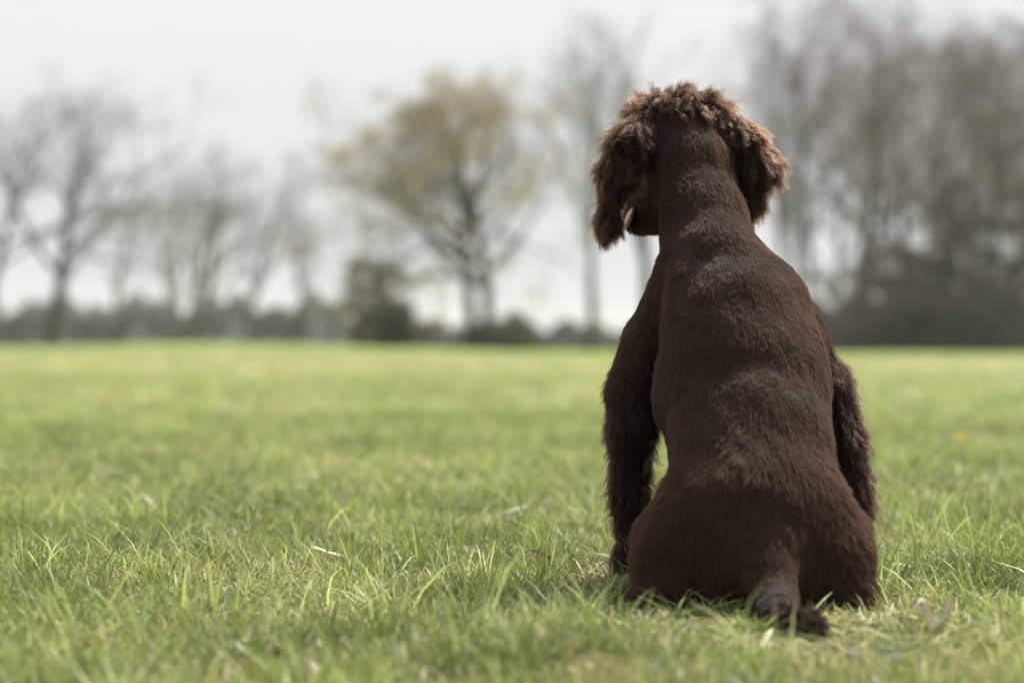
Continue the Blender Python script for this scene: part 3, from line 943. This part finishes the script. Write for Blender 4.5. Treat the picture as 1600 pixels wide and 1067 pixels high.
# ------------------------------------------------------------------ grass
def tuft(seed, n, radius, hmin, hmax, width, straw=0.12, broad=0):
    r = np.random.default_rng(seed)
    v, f, tint = [], [], []
    nseg = 3
    for b in range(n):
        ang = r.uniform(0, 6.283); rad = radius * math.sqrt(r.random())
        base = np.array([math.cos(ang) * rad, math.sin(ang) * rad, -0.006])
        h = r.uniform(hmin, hmax) * (0.6 + 0.6 * r.random())
        lean_a = r.uniform(0, 6.283)
        ld = np.array([math.cos(lean_a), math.sin(lean_a), 0.0])
        lean = abs(r.normal()) * 0.55 + 0.08
        bend = r.uniform(0.2, 1.5)
        w = width * r.uniform(0.6, 1.25)
        is_straw = r.random() < straw
        if is_straw: lean += r.uniform(0.2, 1.0)
        c_ = (1.0 if is_straw else r.uniform(0, 0.25) ** 1.3, r.uniform(0, 1.0) ** 1.2, r.random(), 1)
        if broad and b < broad:
            h *= 0.55; w *= 4.5; bend += 0.6; lean += 0.5; c_ = (0.0, 0.9, 0, 1)
        face = r.uniform(0, 6.283)
        wd = np.array([math.cos(face), math.sin(face), 0.0])
        p = base.copy(); a_ = lean
        n0 = len(v)
        for k in range(nseg + 1):
            t = k / nseg
            prof = (0.75 + 0.5 * t) * (1 - t ** 2.2) if not (broad and b < broad) else max(math.sin(math.pi * min(0.08 + 0.92 * t, 1)), 0.0)
            if k == nseg:
                v.append(p.copy())
            else:
                v.append(p - wd * w * 0.5 * max(prof, 0.12)); v.append(p + wd * w * 0.5 * max(prof, 0.12))
            a_ = lean + bend * (t + 1 / nseg) * 0.8
            p = p + (ld * math.sin(min(a_, 2.2)) + np.array([0, 0, math.cos(min(a_, 2.2))])) * h / nseg
        for k in range(nseg - 1):
            q = n0 + 2 * k
            f.append((q, q + 1, q + 3)); f.append((q, q + 3, q + 2))
        q = n0 + 2 * (nseg - 1)
        f.append((q, q + 1, q + 2))
        tint += [c_] * (len(v) - n0)
    return np.array(v), np.array(f), np.array(tint)


proto_col = bpy.data.collections.new('grass_tufts')
N_T = 14
for k in range(N_T):
    kw = dict(n=48, radius=0.030, hmin=0.015, hmax=0.044, width=0.0031, straw=0.31)
    if k in (3, 8, 12): kw.update(straw=0.65, hmin=0.02, hmax=0.05)
    if k in (5, 11): kw.update(hmin=0.045, hmax=0.095, n=30, straw=0.08)
    if k in (6,): kw.update(broad=7)
    if k in (9,): kw.update(broad=22, n=34, straw=0.05)
    v, f, tint = tuft(900 + k, **kw)
    o = mesh_obj('grass_tuft', v, f, M_BLADE, None, True)
    ca = o.data.color_attributes.new('tint', 'FLOAT_COLOR', 'POINT')
    ca.data.foreach_set('color', tint.astype(np.float32).ravel())
    col.objects.unlink(o)
    proto_col.objects.link(o)
    o.name = 'grass_tuft_%02d' % k


def scatter(y0, y1, per_m2, r):
    n = int(per_m2 * 1.15 * (0.32 * (y1 ** 2 - y0 ** 2) + 1.0 * (y1 - y0)) / 1.0)
    y = np.sqrt(r.uniform(y0 ** 2, y1 ** 2, n))
    hw = 0.31 * y + 0.5
    x = r.uniform(-1, 1, n) * hw
    return x, y


gr = np.random.default_rng(77)
gx, gy, gs, gzs = [], [], [], []
for (y0, y1, dn, s, zs) in [(1.3, 2.2, 700, 1.0, 1.0), (2.2, 5.0, 1500, 1.0, 1.0), (5.0, 11, 620, 1.25, 1.0), (11, 28, 130, 2.2, 0.95), (28, 75, 16, 5.0, 0.7)]:
    x, y = scatter(y0, y1, dn, gr)
    # patchy thickness and height
    pz = vnoise(np.stack([x, y, 0 * x], 1), 0.10, 21); pb = vnoise(np.stack([x, y, 0 * x], 1), 0.9, 22)
    keep = gr.random(len(x)) < np.clip(0.66 + 0.6 * pz, 0.10, 1)
    gx.append(x[keep]); gy.append(y[keep])
    gs.append((s * np.clip(gr.normal(1, 0.16, len(x)), 0.6, 1.5))[keep])
    gzs.append((s ** 0 * zs * np.clip(0.92 + 0.52 * pz + 0.24 * pb + gr.normal(0, 0.16, len(x)), 0.35, 1.9))[keep])
gx, gy, gs, gzs = map(np.concatenate, (gx, gy, gs, gzs))
# trodden flat round the dog
flat = np.exp(-(((gx - 0.30) / 0.26) ** 2 + ((gy - 2.82) / 0.25) ** 2) ** 2)
gzs = gzs * (1 - 0.64 * flat)
gzs = gzs * (1 - 0.55 * np.exp(-(((gx - 0.31) / 0.10) ** 2 + ((gy - 2.62) / 0.10) ** 2) ** 2))     # and under its tail
# none under the dog
gi = np.round((np.stack([gx, gy, np.full_like(gx, 0.02)], 1) - lo) / STEP).astype(int)
ins = np.all((gi >= 0) & (gi < dims), axis=1)
bad = np.zeros(len(gx), bool)
gi_ = gi[ins]
bad[ins] = V[gi_[:, 0], gi_[:, 1], gi_[:, 2]] < 0.0
gx, gy, gs, gzs = gx[~bad], gy[~bad], gs[~bad], gzs[~bad]
n = len(gx)
pm = bpy.data.meshes.new('grass')
pm.vertices.add(n)
pm.vertices.foreach_set('co', np.stack([gx, gy, ground_h(gx, gy)], 1).astype(np.float32).ravel())
for nm, ty, arr in (('g_rot', 'FLOAT_VECTOR', np.stack([gr.normal(0, 0.10, n), gr.normal(0, 0.10, n), gr.uniform(0, 6.283, n)], 1)),
                    ('g_scl', 'FLOAT_VECTOR', np.stack([gs, gs, gs * 0 + gzs], 1))):
    at = pm.attributes.new(nm, ty, 'POINT')
    at.data.foreach_set('vector', arr.astype(np.float32).ravel())
at = pm.attributes.new('g_idx', 'INT', 'POINT')
gidx = gr.integers(0, N_T, n)
pa = vnoise(np.stack([gx, gy, 0 * gx], 1), 0.16, 41) + gr.normal(0, 0.35, n)
pc = vnoise(np.stack([gx, gy, 0 * gx], 1), 0.22, 42) + gr.normal(0, 0.35, n)
gidx = np.where(pa > 0.95, gr.choice([6, 9], n), gidx)          # patches of broad-leaved weeds
gidx = np.where(pc > 0.95, gr.choice([3, 8, 12], n), gidx)      # patches of dead straw
at.data.foreach_set('value', gidx.astype(np.int32))
grass = bpy.data.objects.new('grass', pm)
col.objects.link(grass)
tag(grass, 'short green and straw coloured grass covering the meadow', 'grass', kind='stuff')
ng = bpy.data.node_groups.new('grass_growth', 'GeometryNodeTree')
ng.interface.new_socket('Geometry', in_out='INPUT', socket_type='NodeSocketGeometry')
ng.interface.new_socket('Geometry', in_out='OUTPUT', socket_type='NodeSocketGeometry')
nn, nl = ng.nodes, ng.links
gi_n, go_n = nn.new('NodeGroupInput'), nn.new('NodeGroupOutput')
ci = nn.new('GeometryNodeCollectionInfo')
ci.inputs['Collection'].default_value = proto_col
ci.inputs['Separate Children'].default_value = True
ci.inputs['Reset Children'].default_value = True
iop = nn.new('GeometryNodeInstanceOnPoints')
iop.inputs['Pick Instance'].default_value = True


def named(nm, ty):
    a_ = nn.new('GeometryNodeInputNamedAttribute'); a_.data_type = ty
    a_.inputs['Name'].default_value = nm
    return a_.outputs['Attribute']


nl.new(gi_n.outputs[0], iop.inputs['Points'])
nl.new(ci.outputs[0], iop.inputs['Instance'])
nl.new(named('g_idx', 'INT'), iop.inputs['Instance Index'])
e2r = nn.new('FunctionNodeEulerToRotation')
nl.new(named('g_rot', 'FLOAT_VECTOR'), e2r.inputs[0])
nl.new(e2r.outputs[0], iop.inputs['Rotation'])
nl.new(named('g_scl', 'FLOAT_VECTOR'), iop.inputs['Scale'])
nl.new(iop.outputs[0], go_n.inputs[0])
md = grass.modifiers.new('growth', 'NODES')
md.node_group = ng


# ------------------------------------------------------------------ small things in the grass
M_STRAW = simple_mat('dry_blade', (0.50, 0.44, 0.30), (0.66, 0.60, 0.46), 40.0, 0.6, 0.15)
M_PALEB = simple_mat('pale_green_blade', (0.42, 0.47, 0.22), (0.55, 0.58, 0.33), 40.0, 0.5, 0.25)
M_SEED = simple_mat('seed_head', (0.10, 0.07, 0.04), (0.30, 0.22, 0.12), 300.0, 0.8)
M_STEM = simple_mat('flower_stem', (0.16, 0.19, 0.06), (0.24, 0.24, 0.09), 50.0, 0.6)
M_YELLOW = simple_mat('yellow_petal', (0.75, 0.50, 0.015), (0.80, 0.60, 0.03), 80.0, 0.6, 0.2)


def spline(pts, m=6):
    pts = [np.asarray(p, float) for p in pts]
    q = [2 * pts[0] - pts[1]] + pts + [2 * pts[-1] - pts[-2]]
    out = []
    for i_ in range(1, len(q) - 2):
        for k in range(m):
            t = k / m
            a_, b_, c_, d_ = q[i_ - 1:i_ + 3]
            out.append(0.5 * (2 * b_ + (c_ - a_) * t + (2 * a_ - 5 * b_ + 4 * c_ - d_) * t * t + (3 * b_ - a_ - 3 * c_ + d_) * t ** 3))
    return np.array(out + [pts[-1]])


def dry_blade(label, px_pts, w, mat=M_STRAW, name='dry_grass_blade', parent=None, origin=None):
    """a flat, slightly folded blade through the given points; each point is (px, py, metres ahead)"""
    c = spline([P(*p) for p in px_pts])
    m = len(c)
    t = np.linspace(0, 1, m)
    prof = np.clip(np.minimum(t / 0.12 + 0.35, (1 - t) / 0.35 + 0.04), 0, 1)
    tan = np.gradient(c, axis=0); tan /= np.linalg.norm(tan, axis=1)[:, None]
    side = np.cross(tan, np.array([0.15, -0.8, 0.55])); side /= np.linalg.norm(side, axis=1)[:, None]
    tw = np.linspace(-0.4, 0.5, m)[:, None]
    nrm = np.cross(side, tan)
    s2 = side * np.cos(tw) + nrm * np.sin(tw); n2 = np.cross(s2, tan)
    hw = (w * 0.5 * prof)[:, None]
    th = 0.0004 + 0.0004 * prof[:, None]
    rings = np.stack([c - s2 * hw + n2 * hw * 0.35, c + n2 * th, c + s2 * hw + n2 * hw * 0.35, c - n2 * th], 1)
    v = rings.reshape(-1, 3)
    k, q = np.meshgrid(np.arange(m - 1), np.arange(4), indexing='ij'); k, q = k.ravel(), q.ravel(); q2 = (q + 1) % 4
    f = np.stack([k * 4 + q, k * 4 + q2, (k + 1) * 4 + q2, (k + 1) * 4 + q], 1)
    if origin is not None: v = v - origin
    o = mesh_obj(name, v, f, mat, parent)
    if parent is None: tag(o, label, 'grass blade', 'single dry blades lying in the grass')
    return o


def gy_(py): return CAMZ * FPX / (py - HOR)


dry_blade('long dead straw blade lying in the grass just short of the dog leg', [(776, 808, 4.55), (812, 795, 4.5), (852, 786, 4.4)], 0.009)
dry_blade('bent straw stalk lying before the seed head, nearer the picture middle', [(486, 854, 3.7), (515, 864, 3.62), (540, 872, 3.58), (552, 886, 3.55)], 0.006)
dry_blade('curled pale dead blade standing up at the far left of the sharp grass', [(238, 812, 4.75), (240, 794, 4.7), (224, 778, 4.7), (202, 781, 4.7)], 0.010)
dry_blade('pale green blade lying flat low at the left front', [(352, 1004, 2.68), (398, 1000, 2.67), (446, 995, 2.66)], 0.006, M_PALEB)
dry_blade('long pale blade slanting down from the tip of the dog tail', [(1206, 982, 2.73), (1188, 1012, 2.62), (1164, 1042, 2.50), (1136, 1064, 2.43)], 0.008)
dry_blade('twisted pale stalk standing at right, nearer the dog', [(1456, 990, 2.80), (1452, 972, 2.80), (1440, 940, 2.80), (1428, 952, 2.79)], 0.008)
dry_blade('twisted pale stalk standing at right, nearer the picture side', [(1452, 986, 2.79), (1474, 968, 2.79), (1482, 945, 2.79), (1488, 922, 2.79)], 0.008)
dry_blade('crumpled pale dead blade in front of the seed head', [(762, 976, 2.88), (784, 982, 2.86), (806, 998, 2.82), (832, 986, 2.84)], 0.010)
dry_blade('short dead blade curled upright below the crumpled pale one', [(800, 1030, 2.60), (790, 1008, 2.62), (808, 996, 2.62)], 0.009)
dry_blade('thin dry blade lying close beside the right hip of the dog', [(1382, 886, 3.55), (1410, 884, 3.55), (1442, 890, 3.5)], 0.008)

# a plantain-like seed head on a bent stem
sb = P(814, 897, 3.52); sb[2] = float(ground_h(sb[0], sb[1]))
sh = tag(empty('seed_head_plant', sb), 'bent dark grass seed head drooping over the sharp grass', 'seed head')
tb = Tubes()
st = spline([sb - np.array([0, 0, 0.004]), P(815, 880, 3.52), P(822, 862, 3.51), P(832, 858, 3.51)])
tb.chain(st - sb, [0.0008] * len(st), 5)
tb.build('stem', M_STEM, sh)
tb = Tubes()
hd = spline([P(830, 858, 3.51), P(845, 862, 3.51), P(862, 873, 3.51)])
mm = len(hd)
tb.chain(hd - sb, list(0.0012 + 0.0022 * np.sin(np.linspace(0.15, 3.0, mm))), 8)
rs = np.random.default_rng(5)
for k in range(70):
    q = hd[rs.integers(1, mm - 1)] - sb
    d = unit(rs.normal(size=3)); e = unit(d + 0.8 * unit(hd[-1] - hd[0]))
    tb.chain([q, q + e * 0.0035, q + e * 0.0062], [0.0007, 0.0009, 0.0002], 4)
tb.build('seed_spike', M_SEED, sh)

# a dandelion further out
db = P(1503, 704, gy_(704)); db[2] = float(ground_h(db[0], db[1]))
dn = tag(empty('dandelion', db), 'single yellow dandelion flower out in the blurred grass', 'flower')
tb = Tubes(); tb.chain([np.array([0, 0, -0.005]), np.array([0.002, 0, 0.025]), np.array([0, -0.004, 0.045])], [0.002, 0.0018, 0.0016], 6)
tb.build('stem', M_STEM, dn)
pv, pf = [], []
for ring, (nr, L, tilt) in enumerate([(26, 0.021, 0.15), (22, 0.017, 0.5), (14, 0.011, 0.95)]):
    for k in range(nr):
        a_ = 6.283 * k / nr + ring * 0.1
        d = np.array([math.cos(a_) * math.cos(tilt), math.sin(a_) * math.cos(tilt), math.sin(tilt)])
        s = np.array([-math.sin(a_), math.cos(a_), 0]) * 0.0022
        c = np.array([0, -0.004, 0.046])
        n0 = len(pv)
        pv += [c - s * 0.4, c + s * 0.4, c + d * L + s, c + d * L - s]
        pf.append((n0, n0 + 1, n0 + 2, n0 + 3))
mesh_obj('petals', np.array(pv), np.array(pf), M_YELLOW, dn, False)


# ------------------------------------------------------------------ a little haze in the air
hm, hn, hl, ho = new_mat('haze')
pv_ = hn.new('ShaderNodeVolumePrincipled')
pv_.inputs['Color'].default_value = (0.93, 0.94, 0.96, 1)
pv_.inputs['Density'].default_value = 0.00022
pv_.inputs['Anisotropy'].default_value = 0.0
hl.new(pv_.outputs[0], ho.inputs['Volume'])
x0, x1, y0, y1, z0, z1 = -3100.0, 3100.0, -14.0, 4060.0, -2.5, 26.0
hvx = np.array([(x, y, z) for x in (x0, x1) for y in (y0, y1) for z in (z0, z1)])
hfx = np.array([(0, 1, 3, 2), (4, 6, 7, 5), (0, 4, 5, 1), (2, 3, 7, 6), (0, 2, 6, 4), (1, 5, 7, 3)])
tag(mesh_obj('haze', hvx, hfx, hm, None, False), 'thin pale haze in the air over the meadow', 'haze', kind='stuff')
scene.cycles.volume_bounces = 1
